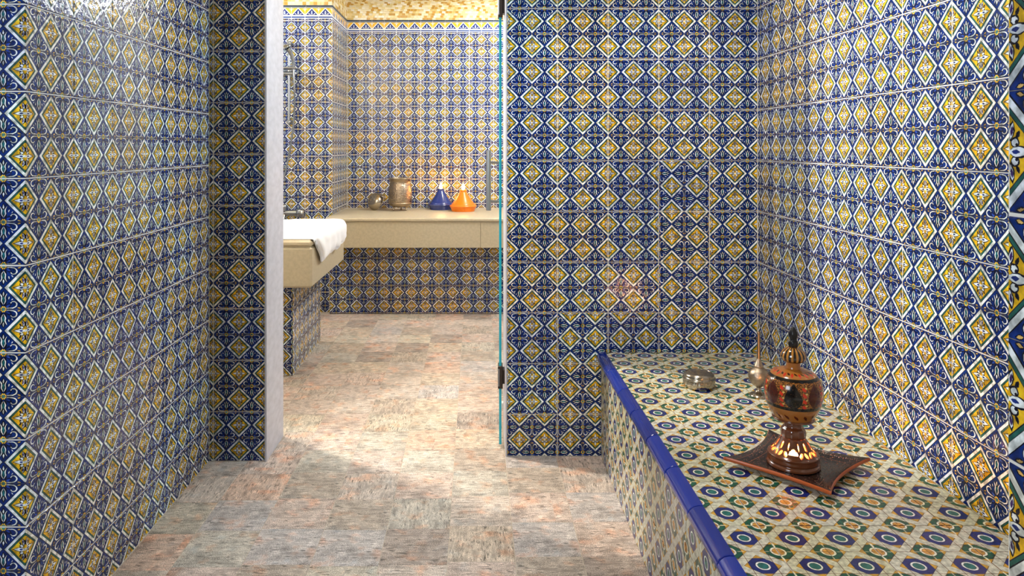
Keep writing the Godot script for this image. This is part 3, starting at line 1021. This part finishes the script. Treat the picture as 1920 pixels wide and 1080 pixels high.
func bench_things() -> void:
	var top := 0.4105
	# square dish with drawn-in sides
	var tr := thing("ceramic_tray", "square dark glazed tray with curved-in sides and an orange rim under the lamp", "tray", P(0.811, top, 1.83))
	var n := 40
	var half := 0.128
	var pt := func(s: float, q: float, dh: float) -> Vector3:
		var pull := 0.17
		var x := half * s * (1.0 - pull * (1.0 - q * q) * s * s)
		var y := half * q * (1.0 - pull * (1.0 - s * s) * q * q)
		var e := maxf(absf(s), absf(q))
		var lift := 0.004 + 0.012 * pow(e, 4.0) + 0.006 * pow(absf(s * q), 2.0)
		return Vector3(x, lift + dh, y)
	var up: Array = []
	var dn: Array = []
	for i in n + 1:
		var ru: Array = []
		var rd: Array = []
		for j in n + 1:
			ru.append(pt.call(2.0 * j / n - 1, 2.0 * i / n - 1, 0.006))
			rd.append(pt.call(2.0 * j / n - 1, 2.0 * i / n - 1, -0.0035))
		up.append(ru)
		dn.append(rd)
	var dimg := Image.create(512, 512, false, Image.FORMAT_RGB8)
	dimg.fill(rgb(30, 17, 14))
	rng.seed = 5
	var db := brush(dimg, 512)
	for k in 1500:
		var c := Vector2(rng.randf(), rng.randf())
		var e := maxf(absf(c.x - 0.5), absf(c.y - 0.5))
		if e < 0.26 and rng.randf() < 0.5:
			continue
		db.circle(c, rng.randf_range(0.003, 0.008), rng.randf_range(0.003, 0.006), [rgb(134, 66, 48), rgb(150, 104, 76), rgb(92, 28, 24), rgb(54, 50, 40)][rng.randi() % 4], 7)
	for e in [0.06, 0.15]:
		for k in 44:
			var q = e + (1.0 - 2 * e) * k / 43.0
			for c in [Vector2(q, e), Vector2(q, 1 - e), Vector2(e, q), Vector2(1 - e, q)]:
				db.circle(c, 0.006, 0.006, rgb(120, 70, 44), 7)
	M.tray = std(Color.WHITE, 0.16, 0.0, 0.7)
	M.tray.albedo_texture = tex(dimg)
	var dish_bump := relief(dimg, noise_bytes(512, 512, 0.05, 4, 3), 0.6, 3.0)
	M.tray.normal_enabled = true
	M.tray.normal_texture = dish_bump
	var yaw := Basis(Vector3.UP, deg_to_rad(44.0))
	var s1 := grid_mesh(up)
	s1.generate_normals()
	part("dish", s1.commit(), M.tray, tr, Vector3.ZERO, yaw)
	var s2 := grid_mesh(dn, null, 0, true)
	var ring: Array = []
	for q in 4 * n:
		var k := q % n
		match q / n:
			0: ring.append([0, k])
			1: ring.append([k, n])
			2: ring.append([n, n - k])
			3: ring.append([n - k, 0])
	ring.append(ring[0])
	var rim_rows: Array = [[], [], [], []]
	for r in ring:
		var a: Vector3 = up[r[0]][r[1]]
		var b: Vector3 = dn[r[0]][r[1]]
		var o := Vector3(a.x, 0, a.z).normalized() * 0.003
		rim_rows[0].append(a)
		rim_rows[1].append(a.lerp(b, 0.25) + o)
		rim_rows[2].append(a.lerp(b, 0.75) + o)
		rim_rows[3].append(b)
	grid_mesh(rim_rows, s2, 1)
	s2.generate_normals()
	part("clay_rim", s2.commit(), M.clay, tr, Vector3.ZERO, yaw)

	# oil burner lamp
	var base := top + 0.0125
	var lp := thing("oil_burner_lamp", "painted brown ceramic lamp with round body, pierced lit foot and black finial", "lamp", P(0.802, base, 1.83))
	lp.scale = Vector3(0.935, 1.0, 0.935)
	var img := Image.create(1024, 512, false, Image.FORMAT_RGB8)
	img.fill(rgb(160, 100, 42))
	rng.seed = 66
	var b := brush(img, 512, 0.002)     # 2 x 1 units, row 0 at the top of the globe
	for k in 9000:
		var y := rng.randf_range(0.30, 0.72)
		b.circle(Vector2(rng.randf() * 2, y), 0.0045, 0.0045, rgb(36, 18, 10), 6)
	for k in 16:
		var c := Vector2(k / 8.0 + 0.03, 0.18)
		b.c = c
		b.leaf(Vector2(0, -0.06), Vector2(0, 0.06), 0.022, rgb(190, 44, 22))
		b.c = c + Vector2(0.06, -0.02)
		b.leaf(Vector2(-0.03, -0.04), Vector2(0.03, 0.03), 0.018, rgb(60, 28, 16))
		b.c = c + Vector2(0.06, 0.72)
		b.leaf(Vector2(-0.03, -0.05), Vector2(0.03, 0.05), 0.02, rgb(84, 34, 14))
	for k in 8:
		b.m = Vector2.ONE
		b.c = Vector2(k / 4.0 + 0.05, 0.53)
		if k % 2 == 0:
			b.leaf(Vector2(0, 0.20), Vector2(0, -0.20), 0.095, rgb(16, 12, 12), 0.38)
			for i in 60:
				b.circle(Vector2(rng.randf_range(-0.07, 0.07), rng.randf_range(-0.12, 0.17)), 0.003, 0.003, rgb(96, 62, 34), 5)
		else:
			b.leaf(Vector2(0, 0.19), Vector2(0, -0.19), 0.09, rgb(74, 28, 16), 0.45)
			for i in 60:
				b.circle(Vector2(rng.randf_range(-0.07, 0.07), rng.randf_range(-0.15, 0.15)), 0.0035, 0.0035, rgb(24, 12, 8), 5)
		b.c = Vector2(k / 4.0 + 0.175, 0.53)
		for i in 4:
			b.leaf(Vector2(-0.02, -0.15 + i * 0.09), Vector2(0.012, -0.08 + i * 0.09), 0.022, rgb(206, 52, 24))
			b.circle(Vector2(0.018, -0.14 + i * 0.09), 0.014, 0.014, rgb(216, 176, 92), 8)
	b.c = Vector2.ZERO
	for y in [0.285, 0.735]:
		b.poly([Vector2(0, y - 0.026), Vector2(2, y - 0.026), Vector2(2, y + 0.026), Vector2(0, y + 0.026)], rgb(14, 10, 10))
	M.globe = std(Color.WHITE, 0.16, 0.0, 0.5)
	M.globe.albedo_texture = tex(img)
	M.globe.uv1_offset = Vector3(0.09, 0, 0)
	M.globe.clearcoat_enabled = true
	M.globe.clearcoat = 0.25
	M.globe.clearcoat_roughness = 0.05
	var glaze := std(rgb(100, 52, 26), 0.12, 0.0, 0.7)
	part("body", lathe([smooth_profile([Vector2(0.050, 0.1185), Vector2(0.054, 0.1245), Vector2(0.0665, 0.1458), Vector2(0.0735, 0.1717), Vector2(0.0742, 0.1902), Vector2(0.069, 0.2123), Vector2(0.056, 0.2281), Vector2(0.036, 0.2368), Vector2(0.0195, 0.2410)], 6)], 72), M.globe, lp)
	part("collar", lathe([smooth_profile([Vector2(0.024, 0.1116), Vector2(0.0500, 0.1135), Vector2(0.0535, 0.1172), Vector2(0.050, 0.1203)])], 56), glaze, lp)
	part("neck", lathe([smooth_profile([Vector2(0.0195, 0.2401), Vector2(0.0178, 0.2460), Vector2(0.0180, 0.2550), Vector2(0.0205, 0.2590)])], 40), std(rgb(170, 104, 44), 0.2), lp)
	# striped lid
	var li := Image.create(512, 64, false, Image.FORMAT_RGB8)
	li.fill(rgb(176, 118, 44))
	for k in 16:
		li.fill_rect(Rect2i(k * 32, 0, 17, 64), rgb(22, 14, 12))
	li.fill_rect(Rect2i(0, 52, 512, 12), rgb(22, 14, 12))
	M.lid = std(Color.WHITE, 0.14, 0.0, 0.7)
	M.lid.albedo_texture = tex(li)
	part("lid", lathe([smooth_profile([Vector2(0.020, 0.2575), Vector2(0.0275, 0.2590), Vector2(0.0325, 0.2670), Vector2(0.0318, 0.2760), Vector2(0.026, 0.2850), Vector2(0.0165, 0.2910), Vector2(0.011, 0.2930)])], 56), M.lid, lp)
	part("finial", lathe([smooth_profile([Vector2(0.010, 0.2920), Vector2(0.0125, 0.2980), Vector2(0.0122, 0.3060), Vector2(0.0088, 0.3120), Vector2(0.0112, 0.3190), Vector2(0.0122, 0.3260), Vector2(0.0085, 0.3360), Vector2(0.003, 0.3430), Vector2(0.0, 0.3440)], 5)], 32, 0.07, 6), M.black, lp)
	part("stem", lathe([smooth_profile([Vector2(0.030, 0.0679), Vector2(0.0315, 0.0779), Vector2(0.0298, 0.0879), Vector2(0.0235, 0.0960), Vector2(0.0228, 0.1054), Vector2(0.0245, 0.1135)])], 48, 0.025, 12), glaze, lp)
	# pierced foot: a shell with real openings
	var prof := func(v: float) -> float:      # radius by share of height
		return lerpf(0.0625, 0.0305, pow(v, 0.78))
	var h0 := 0.029
	var h1 := 0.068
	var na := 300
	var nv := 34
	var open := func(a: float, v: float) -> bool:
		var ang := wrapf(a, 0, TAU)
		# a wide arched mouth towards us for the candle
		var da := absf(wrapf(ang - (-PI / 2 + 0.0), -PI, PI)) 
		if da < 0.26 and v < 0.50 * sqrt(maxf(0.0, 1.0 - pow(da / 0.26, 2))) + 0.02:
			return v > 0.20
		if da < 0.28:
			return false
		var k := wrapf(ang * 12 / TAU, 0, 1) - 0.5
		var w := k * TAU / 12 * 0.048
		var hh := (v - 0.62) * 0.045
		if pow(w / 0.0046, 2) + pow(hh / 0.0100, 2) < 1.0:      # upper petal
			return true
		for s in [-1.0, 1.0]:                                    # lower pair
			var p := Vector2(w - s * 0.0062, (v - 0.22) * 0.045)
			p = p.rotated(s * 0.5)
			if pow(p.x / 0.0040, 2) + pow(p.y / 0.0072, 2) < 1.0:
				return true
		return false
	for skin in 2:
		var ps := SurfaceTool.new()
		ps.begin(Mesh.PRIMITIVE_TRIANGLES)
		ps.set_smooth_group(0)
		for i in na:
			for k in nv:
				if open.call(TAU * (i + 0.5) / na, (k + 0.5) / nv):
					continue
				var q: Array = []
				for e in [[i, k], [i + 1, k], [i + 1, k + 1], [i, k + 1]]:
					var v := float(e[1]) / nv
					var r: float = prof.call(v) - 0.004 * skin
					var a: float = TAU * e[0] / na
					q.append(Vector3(r * cos(a), lerpf(h0, h1, v), -r * sin(a)))
				var nn := Vector3(q[0].x, 0.02, q[0].z) * (1 if skin == 0 else -1)
				tri(ps, q[0], q[1], q[2], nn)
				tri(ps, q[0], q[2], q[3], nn)
		ps.generate_normals()
		part("pierced_foot" if skin == 0 else "foot_lining", ps.commit(), std(rgb(104, 56, 32), 0.16, 0.0, 0.6) if skin == 0 else std(rgb(214, 160, 110), 0.8), lp, Vector3.ZERO, Basis(Vector3.UP, deg_to_rad(-23.0)))
	part("base_ring", lathe([smooth_profile([Vector2(0.0612, 0.0300), Vector2(0.0650, 0.0270), Vector2(0.0642, 0.0210), Vector2(0.0652, 0.0130), Vector2(0.0632, 0.0100), Vector2(0.0668, 0.0050), Vector2(0.0672, 0.0)]), [Vector2(0.0672, 0.0), Vector2(0.0, 0.0)], [Vector2(0.0, 0.010), Vector2(0.059, 0.010), Vector2(0.0590, 0.0298)]], 64), glaze, lp)
	# tea light inside
	var cd := thing("tea_light_candle", "lit tea light candle glowing inside the pierced foot of the brown lamp", "candle", P(0.802, base + 0.0103, 1.83))
	part("wax_cup", lathe([[Vector2(0, 0), Vector2(0.019, 0)], [Vector2(0.019, 0), Vector2(0.019, 0.011)], [Vector2(0.019, 0.011), Vector2(0.0, 0.011)]], 28), M.wax, cd)
	part("flame", lathe([smooth_profile([Vector2(0, 0.0112), Vector2(0.0048, 0.015), Vector2(0.0042, 0.021), Vector2(0.0, 0.029)])], 18), M.flame, cd)
	var l := OmniLight3D.new()
	l.name = "flame_light"
	l.light_energy = 0.34
	l.light_color = Color(1.0, 0.72, 0.46)
	l.light_size = 0.004
	l.omni_range = 6
	l.omni_attenuation = 2.0
	l.shadow_enabled = true
	l.position = Vector3(0, 0.018, 0)
	cd.add_child(l)

	# silver box with a lid
	var bx := thing("silver_box", "round fluted silver box with a domed lid on the tiled bench", "box", P(0.756, top, 2.45))
	part("bowl", lathe([[Vector2(0, 0.0), Vector2(0.042, 0.0)], smooth_profile([Vector2(0.042, 0.0), Vector2(0.047, 0.004), Vector2(0.0515, 0.016), Vector2(0.0505, 0.029)])], 112, 0.018, 28), M.silver, bx)
	part("lid", lathe([smooth_profile([Vector2(0.0525, 0.0285), Vector2(0.0545, 0.031), Vector2(0.0535, 0.034)]), smooth_profile([Vector2(0.0535, 0.034), Vector2(0.050, 0.037), Vector2(0.0490, 0.044), Vector2(0.044, 0.049)]), smooth_profile([Vector2(0.044, 0.049), Vector2(0.043, 0.047), Vector2(0.03, 0.0515), Vector2(0.012, 0.054), Vector2(0.0, 0.0545)])], 64), M.silver, bx)
	# rosewater sprinkler
	var sp := thing("rosewater_sprinkler", "slender engraved silver sprinkler bottle with a long thin neck behind the lamp", "bottle", P(0.922, top, 2.36))
	part("foot", lathe([[Vector2(0, 0), Vector2(0.029, 0)], smooth_profile([Vector2(0.029, 0.0), Vector2(0.0295, 0.004), Vector2(0.024, 0.009), Vector2(0.011, 0.016), Vector2(0.0075, 0.026), Vector2(0.010, 0.032)])], 40), M.silver, sp)
	part("belly", lathe([smooth_profile([Vector2(0.010, 0.031), Vector2(0.022, 0.040), Vector2(0.0305, 0.055), Vector2(0.032, 0.068), Vector2(0.027, 0.083), Vector2(0.017, 0.092), Vector2(0.0125, 0.095)], 6)], 56), M.hammered, sp)
	part("shoulder", lathe([smooth_profile([Vector2(0.0145, 0.094), Vector2(0.0150, 0.098), Vector2(0.0125, 0.104), Vector2(0.0085, 0.114), Vector2(0.0062, 0.122)])], 36), M.hammered, sp)
	part("neck", lathe([smooth_profile([Vector2(0.0060, 0.121), Vector2(0.0052, 0.14), Vector2(0.0045, 0.17), Vector2(0.0042, 0.198), Vector2(0.0058, 0.203), Vector2(0.0050, 0.209), Vector2(0.0, 0.211)])], 24), std(rgb(138, 118, 96), 0.35, 1.0), sp)

func tagine(called: String, label: String, x: float, d: float, s: float, mat: Material) -> void:
	var t := thing(called, label, "candle holder", P(x, 0.7155, d), "tagine-shaped candle holders on the stone counter")
	part("dish", lathe([[Vector2(0, 0), Vector2(0.088 * s, 0)], smooth_profile([Vector2(0.088 * s, 0.0), Vector2(0.095 * s, 0.018 * s), Vector2(0.104 * s, 0.036 * s)]), smooth_profile([Vector2(0.104 * s, 0.036 * s), Vector2(0.107 * s, 0.041 * s), Vector2(0.103 * s, 0.047 * s)])], 48), mat, t)
	part("cone_lid", lathe([[Vector2(0.103 * s, 0.047 * s), Vector2(0.093 * s, 0.049 * s)], smooth_profile([Vector2(0.093 * s, 0.049 * s), Vector2(0.090 * s, 0.056 * s), Vector2(0.073 * s, 0.077 * s), Vector2(0.050 * s, 0.110 * s), Vector2(0.034 * s, 0.138 * s), Vector2(0.027 * s, 0.152 * s), Vector2(0.0275 * s, 0.166 * s)]), [Vector2(0.0275 * s, 0.166 * s), Vector2(0.022 * s, 0.166 * s)], smooth_profile([Vector2(0.022 * s, 0.166 * s), Vector2(0.018 * s, 0.152 * s), Vector2(0.0, 0.148 * s)])], 48), mat, t)
	var fl := thing("candle_flame", "bright small flame rising from the %s tagine-shaped holder" % ("orange" if called.begins_with("orange") else "blue"), "flame", P(x, 0.7155 + 0.149 * s, d), "flames in the tagine-shaped holders")
	part("wick", tube([Vector3(0, 0, 0), Vector3(0, 0.012, 0)], 0.0015, 8), M.black, fl)
	part("flame", lathe([smooth_profile([Vector2(0, 0.010), Vector2(0.013, 0.024), Vector2(0.012, 0.040), Vector2(0.005, 0.060), Vector2(0.0, 0.072)])], 20), M.flame, fl)
	var l := OmniLight3D.new()
	l.name = "flame_light"
	l.light_energy = 0.03
	l.light_color = Color(1.0, 0.7, 0.42)
	l.light_size = 0.006
	l.omni_range = 6
	l.omni_attenuation = 2.0
	l.shadow_enabled = true
	l.position = Vector3(0, 0.034, 0)
	fl.add_child(l)

func counter_things() -> void:
	var ct := thing("stone_counter", "long sandstone counter across the rear alcove with a thick smooth front", "counter", P(0.19, 0.503, 5.56))
	part("top_slab", box_mesh(Vector3(2.5, 0.028, 0.825), 0.008), M.sandstone, ct, P(0.19, 0.7015, 5.5455) - ct.position)
	for q in [[-1.062, 0.0405], [0.0415, 1.44]]:
		part("front_panel", box_mesh(Vector3(q[1] - q[0], 0.184, 0.81), 0.003), M.sandstone, ct, P((q[0] + q[1]) / 2, 0.5955, 5.547) - ct.position)
	tagine("orange_tagine", "orange tagine-shaped candle holder standing at the right on the stone counter", -0.09, 5.70, 1.0, M.orange)
	tagine("blue_tagine", "glossy dark blue tagine-shaped candle holder beside the orange one", -0.272, 5.85, 1.0, M.cobalt)
	var bk := thing("silver_bucket", "hammered silver hammam bucket with flared rim on three small feet", "bucket", P(-0.588, 0.7190, 5.74))
	part("body", lathe([[Vector2(0, 0.028), Vector2(0.05, 0.026)], smooth_profile([Vector2(0.05, 0.026), Vector2(0.078, 0.036), Vector2(0.0905, 0.052)]), smooth_profile([Vector2(0.0905, 0.052), Vector2(0.0935, 0.057), Vector2(0.0905, 0.062)]), smooth_profile([Vector2(0.0905, 0.062), Vector2(0.0935, 0.09), Vector2(0.092, 0.15), Vector2(0.0865, 0.19), Vector2(0.0815, 0.212), Vector2(0.083, 0.228), Vector2(0.0925, 0.246)])], 56), M.hammered, bk)
	part("rim", lathe([smooth_profile([Vector2(0.0925, 0.245), Vector2(0.097, 0.249), Vector2(0.0965, 0.254), Vector2(0.091, 0.255)]), smooth_profile([Vector2(0.091, 0.255), Vector2(0.080, 0.23), Vector2(0.084, 0.18), Vector2(0.088, 0.10)])], 56), M.silver, bk)
	for k in 3:
		var a := TAU * k / 3 + 0.55
		var c := Vector3(cos(a) * 0.055, 0, sin(a) * 0.055)
		part("foot", tube(smooth_path([c * 1.12 + Vector3(0, 0.0005, 0), c * 1.05 + Vector3(0, 0.006, 0), c + Vector3(0, 0.018, 0), c + Vector3(0, 0.034, 0)], 3), [0.007, 0.0085, 0.008, 0.0065, 0.0055, 0.0055, 0.006, 0.0075, 0.010, 0.012], 10), M.silver, bk)
	var bw := thing("silver_bowl", "small shiny silver bowl tipped on its side, left of the bucket", "bowl", P(-0.795, 0.7155, 5.74))
	var prof := smooth_profile([Vector2(0.0, 0.0), Vector2(0.03, 0.003), Vector2(0.055, 0.016), Vector2(0.068, 0.036), Vector2(0.072, 0.056)], 6)
	var inner := smooth_profile([Vector2(0.0735, 0.058), Vector2(0.070, 0.057), Vector2(0.065, 0.036), Vector2(0.052, 0.018), Vector2(0.03, 0.007), Vector2(0.0, 0.005)], 6)
	# its rim rests low on the right, its rounded bottom faces up and to the left
	var tb := Basis(Vector3(0.0, 0, 1).normalized(), deg_to_rad(-114.0)) * Basis.IDENTITY
	tb = Basis(Vector3.UP, deg_to_rad(52.0)) * tb
	var bowl := lathe([prof, [Vector2(0.072, 0.056), Vector2(0.0735, 0.058)], inner], 48)
	var low := 1e9
	for v in bowl.surface_get_arrays(0)[Mesh.ARRAY_VERTEX]:
		low = minf(low, (tb * v).y)
	part("bowl", bowl, M.silver, bw, Vector3(-0.02, -low, 0), tb)

func shower() -> void:
	var wz := 5.355
	var sh := thing("hand_shower", "chrome hand shower on a slide rail with soap dish and hanging hose", "shower", P(-1.354, 1.38, wz))
	var o := sh.position
	part("rail", tube([P(-1.354, 1.385, 5.30) - o, P(-1.354, 1.995, 5.30) - o], 0.0105, 18), M.chrome, sh)
	for h in [1.40, 1.975]:
		part("wall_bracket", tube([P(-1.354, h, wz) - o, P(-1.354, h, 5.32) - o, P(-1.354, h, 5.292) - o, P(-1.354, h, 5.286) - o], [0.022, 0.019, 0.017, 0.010], 20), M.chrome, sh)
	part("slider", tube([P(-1.354, 1.735, 5.30) - o, P(-1.354, 1.775, 5.30) - o], 0.021, 18), M.chrome, sh)
	part("soap_dish", box_mesh(Vector3(0.20, 0.012, 0.10), 0.004), M.steel, sh, P(-1.378, 1.788, 5.275) - o)
	part("soap_dish", box_mesh(Vector3(0.16, 0.026, 0.06), 0.008), M.chrome, sh, P(-1.37, 1.752, 5.285) - o)
	part("holder_arm", tube([P(-1.354, 1.80, 5.30) - o, P(-1.318, 1.80, 5.26) - o], 0.014, 14), M.chrome, sh)
	var hs := part("handset", tube(smooth_path([P(-1.307, 1.775, 5.245) - o, P(-1.306, 1.83, 5.235) - o, P(-1.318, 1.89, 5.215) - o, P(-1.338, 1.925, 5.185) - o], 5), [0.011, 0.012, 0.012, 0.0125, 0.013, 0.013, 0.0135, 0.014, 0.014, 0.0145, 0.015, 0.016, 0.018, 0.02, 0.022, 0.024], 18), M.chrome, sh)
	part("spray_head", lathe([smooth_profile([Vector2(0.0, 0.022), Vector2(0.022, 0.018), Vector2(0.036, 0.006), Vector2(0.0375, 0.0)]), [Vector2(0.0375, 0.0), Vector2(0.033, -0.004)], [Vector2(0.033, -0.004), Vector2(0.0, -0.005)]], 32), M.chrome, hs, P(-1.352, 1.925, 5.165) - o, Basis(Vector3.RIGHT, deg_to_rad(22.0)) * Basis(Vector3.BACK, deg_to_rad(16.0)))
	var hose: Array = smooth_path([P(-1.307, 1.775, 5.245) - o, P(-1.303, 1.66, 5.25) - o, P(-1.312, 1.48, 5.29) - o, P(-1.336, 1.28, 5.31) - o, P(-1.39, 1.02, 5.32) - o, P(-1.455, 0.86, 5.29) - o, P(-1.462, 0.772, 5.275) - o], 42)
	part("hose", tube(hose, 0.0075, 10, 0.14), M.chrome, sh)
	var mx := thing("shower_mixer", "chrome two-handle shower mixer low on the tiled wall above the towel", "tap", P(-1.36, 0.745, wz))
	o = mx.position
	part("body", tube([P(-1.50, 0.737, 5.275) - o, P(-1.46, 0.737, 5.275) - o, P(-1.44, 0.737, 5.275) - o, P(-1.29, 0.737, 5.275) - o], [0.020, 0.022, 0.020, 0.020], 18), M.chrome, mx)
	for x in [-1.43, -1.30]:
		part("wall_union", tube([P(x, 0.737, wz) - o, P(x, 0.737, 5.335) - o, P(x, 0.737, 5.275) - o], [0.032, 0.026, 0.020], 18), M.chrome, mx)
	part("handle", lathe([[Vector2(0, -0.03), Vector2(0.018, -0.03)], smooth_profile([Vector2(0.020, -0.03), Vector2(0.030, -0.018), Vector2(0.032, 0.012), Vector2(0.028, 0.026)]), smooth_profile([Vector2(0.028, 0.026), Vector2(0.018, 0.030), Vector2(0.0, 0.031)])], 40, 0.05, 8), M.chrome, mx, P(-1.262, 0.737, 5.275) - o, Basis(Vector3.BACK, deg_to_rad(-90)))
	part("diverter", lathe([[Vector2(0, 0), Vector2(0.018, 0)], smooth_profile([Vector2(0.018, 0), Vector2(0.022, 0.02), Vector2(0.024, 0.035), Vector2(0.016, 0.05), Vector2(0.0, 0.052)])], 28), M.chrome, mx, P(-1.385, 0.752, 5.27) - o)
	part("spout", tube(smooth_path([P(-1.385, 0.735, 5.275) - o, P(-1.385, 0.715, 5.262) - o, P(-1.385, 0.695, 5.25) - o]), 0.016, 16), M.chrome, mx)

func ledge_and_towel() -> void:
	var W: Array = M.wall_tiles
	var g := 0.0016
	var pd := struct_box("wall_pedestal", Vector3(-1.69, 0, 3.87 + g), Vector3(-0.967 - g, 0.507, 4.56), M.grout_dark, "low tiled plinth under the sandstone ledge, left of the wash room floor", "plinth")
	tiles(pd, "tile", P(-1.69, 0, 3.87), Vector3.RIGHT, Vector3.UP, Vector2(0.1, 0.723), Vector2(0, 0.507), 0.67, 0.155, 0.2, 0.2, W, 0.003)
	tiles(pd, "tile", P(-0.967, 0, 3.87), Vector3.FORWARD, Vector3.UP, Vector2(0, 0.69), Vector2(0, 0.507), 0.0, 0.155, 0.2, 0.2, W, 0.003)
	var lg := thing("stone_ledge", "thick sandstone washing ledge on a tiled plinth, towel over its corner", "ledge", P(-1.25, 0.507, 4.11))
	var o := lg.position
	part("block", box_mesh(Vector3(0.865, 0.205, 0.90), 0.010), M.sandstone, lg, P(-1.2525, 0.6105, 4.11) - o)
	part("top_slab", box_mesh(Vector3(0.867, 0.036, 0.904), 0.012), M.sandstone, lg, P(-1.2525, 0.7315, 4.11) - o)
	# folded towel: a thick sheet along a path over the ledge and down its side
	var tw := thing("towel", "thick white terry towel folded over the corner of the sandstone ledge", "towel", P(-0.95, 0.75, 4.0))
	o = tw.position
	var nx := 44
	var nz := 36
	var fn := FastNoiseLite.new()
	fn.seed = 4
	fn.frequency = 3.2
	var outer: Array = []
	var inner: Array = []
	var thick := 0.026
	for i in nz + 1:
		var w := float(i) / nz
		var d := lerpf(3.672, 4.50, w)
		# how far the side flap hangs, ragged, longer in front
		var drop := 0.128 - 0.03 * w + 0.006 * sin(w * 11.0) + 0.006 * sin(w * 29.0 + 1.0)
		var start := smoothstep(0.0, 0.20, w)
		drop *= start
		drop = maxf(drop, 0.001)
		var ro: Array = []
		var ri: Array = []
		var edge := -0.822
		var r := 0.034
		for k in nx + 1:
			var s := float(k) / nx
			var p := Vector2.ZERO
			var nrm := Vector2.ZERO
			var flat := 0.50
			var arc := r * PI / 2
			var total := flat + arc + drop
			var q := s * total
			# beads of sampling: more points near the bend
			if q < flat:
				p = Vector2(edge - flat + q, 0.751)
				nrm = Vector2(0, 1)
			elif q < flat + arc:
				var a := (q - flat) / r
				p = Vector2(edge + sin(a) * 0.008, 0.751 - (1 - cos(a)) * 0.010)
				nrm = Vector2(sin(a), cos(a))
			else:
				p = Vector2(edge + 0.008 + 0.004 * start, 0.741 - (q - flat - arc))
				nrm = Vector2(1, 0)
			var wave := fn.get_noise_2d(p.x * 2.0 + p.y * 3.0, d * 2.0) * 0.006
			var th := thick + wave
			var e := minf(minf(w, 1 - w) * 14.0, minf(s, (1 - s)) * 16.0)
			th *= sqrt(clampf(1.0 - pow(1.0 - clampf(e, 0, 1), 2), 0.02, 1))
			var hang := maxf(0.0, 0.741 - p.y)
			var fold := sin(d * 42.0) * 0.006 * minf(1.0, hang / 0.06)
			var base := p + Vector2(1, 0) * maxf(fold, -0.002) if hang > 0.0 else p
			ri.append(P(base.x, base.y, d) - o)
			var top := base + nrm * th
			ro.append(P(top.x, top.y, d) - o)
		outer.append(ro)
		inner.append(ri)
	var st := grid_mesh(outer, null, 0, true)
	grid_mesh(inner, st, 0, false)
	for i in nz:
		for k in [0, nx]:
			var n := Vector3(-1 if k == 0 else 1, 0, 0)
			tri(st, outer[i][k], outer[i + 1][k], inner[i + 1][k], n)
			tri(st, outer[i][k], inner[i + 1][k], inner[i][k], n)
	for k in nx:
		for i in [0, nz]:
			var n := Vector3(0, 0, 1 if i == 0 else -1)
			tri(st, outer[i][k], outer[i][k + 1], inner[i][k + 1], n)
			tri(st, outer[i][k], inner[i][k + 1], inner[i][k], n)
	st.generate_normals()
	part("cloth", st.commit(), M.towel, tw)
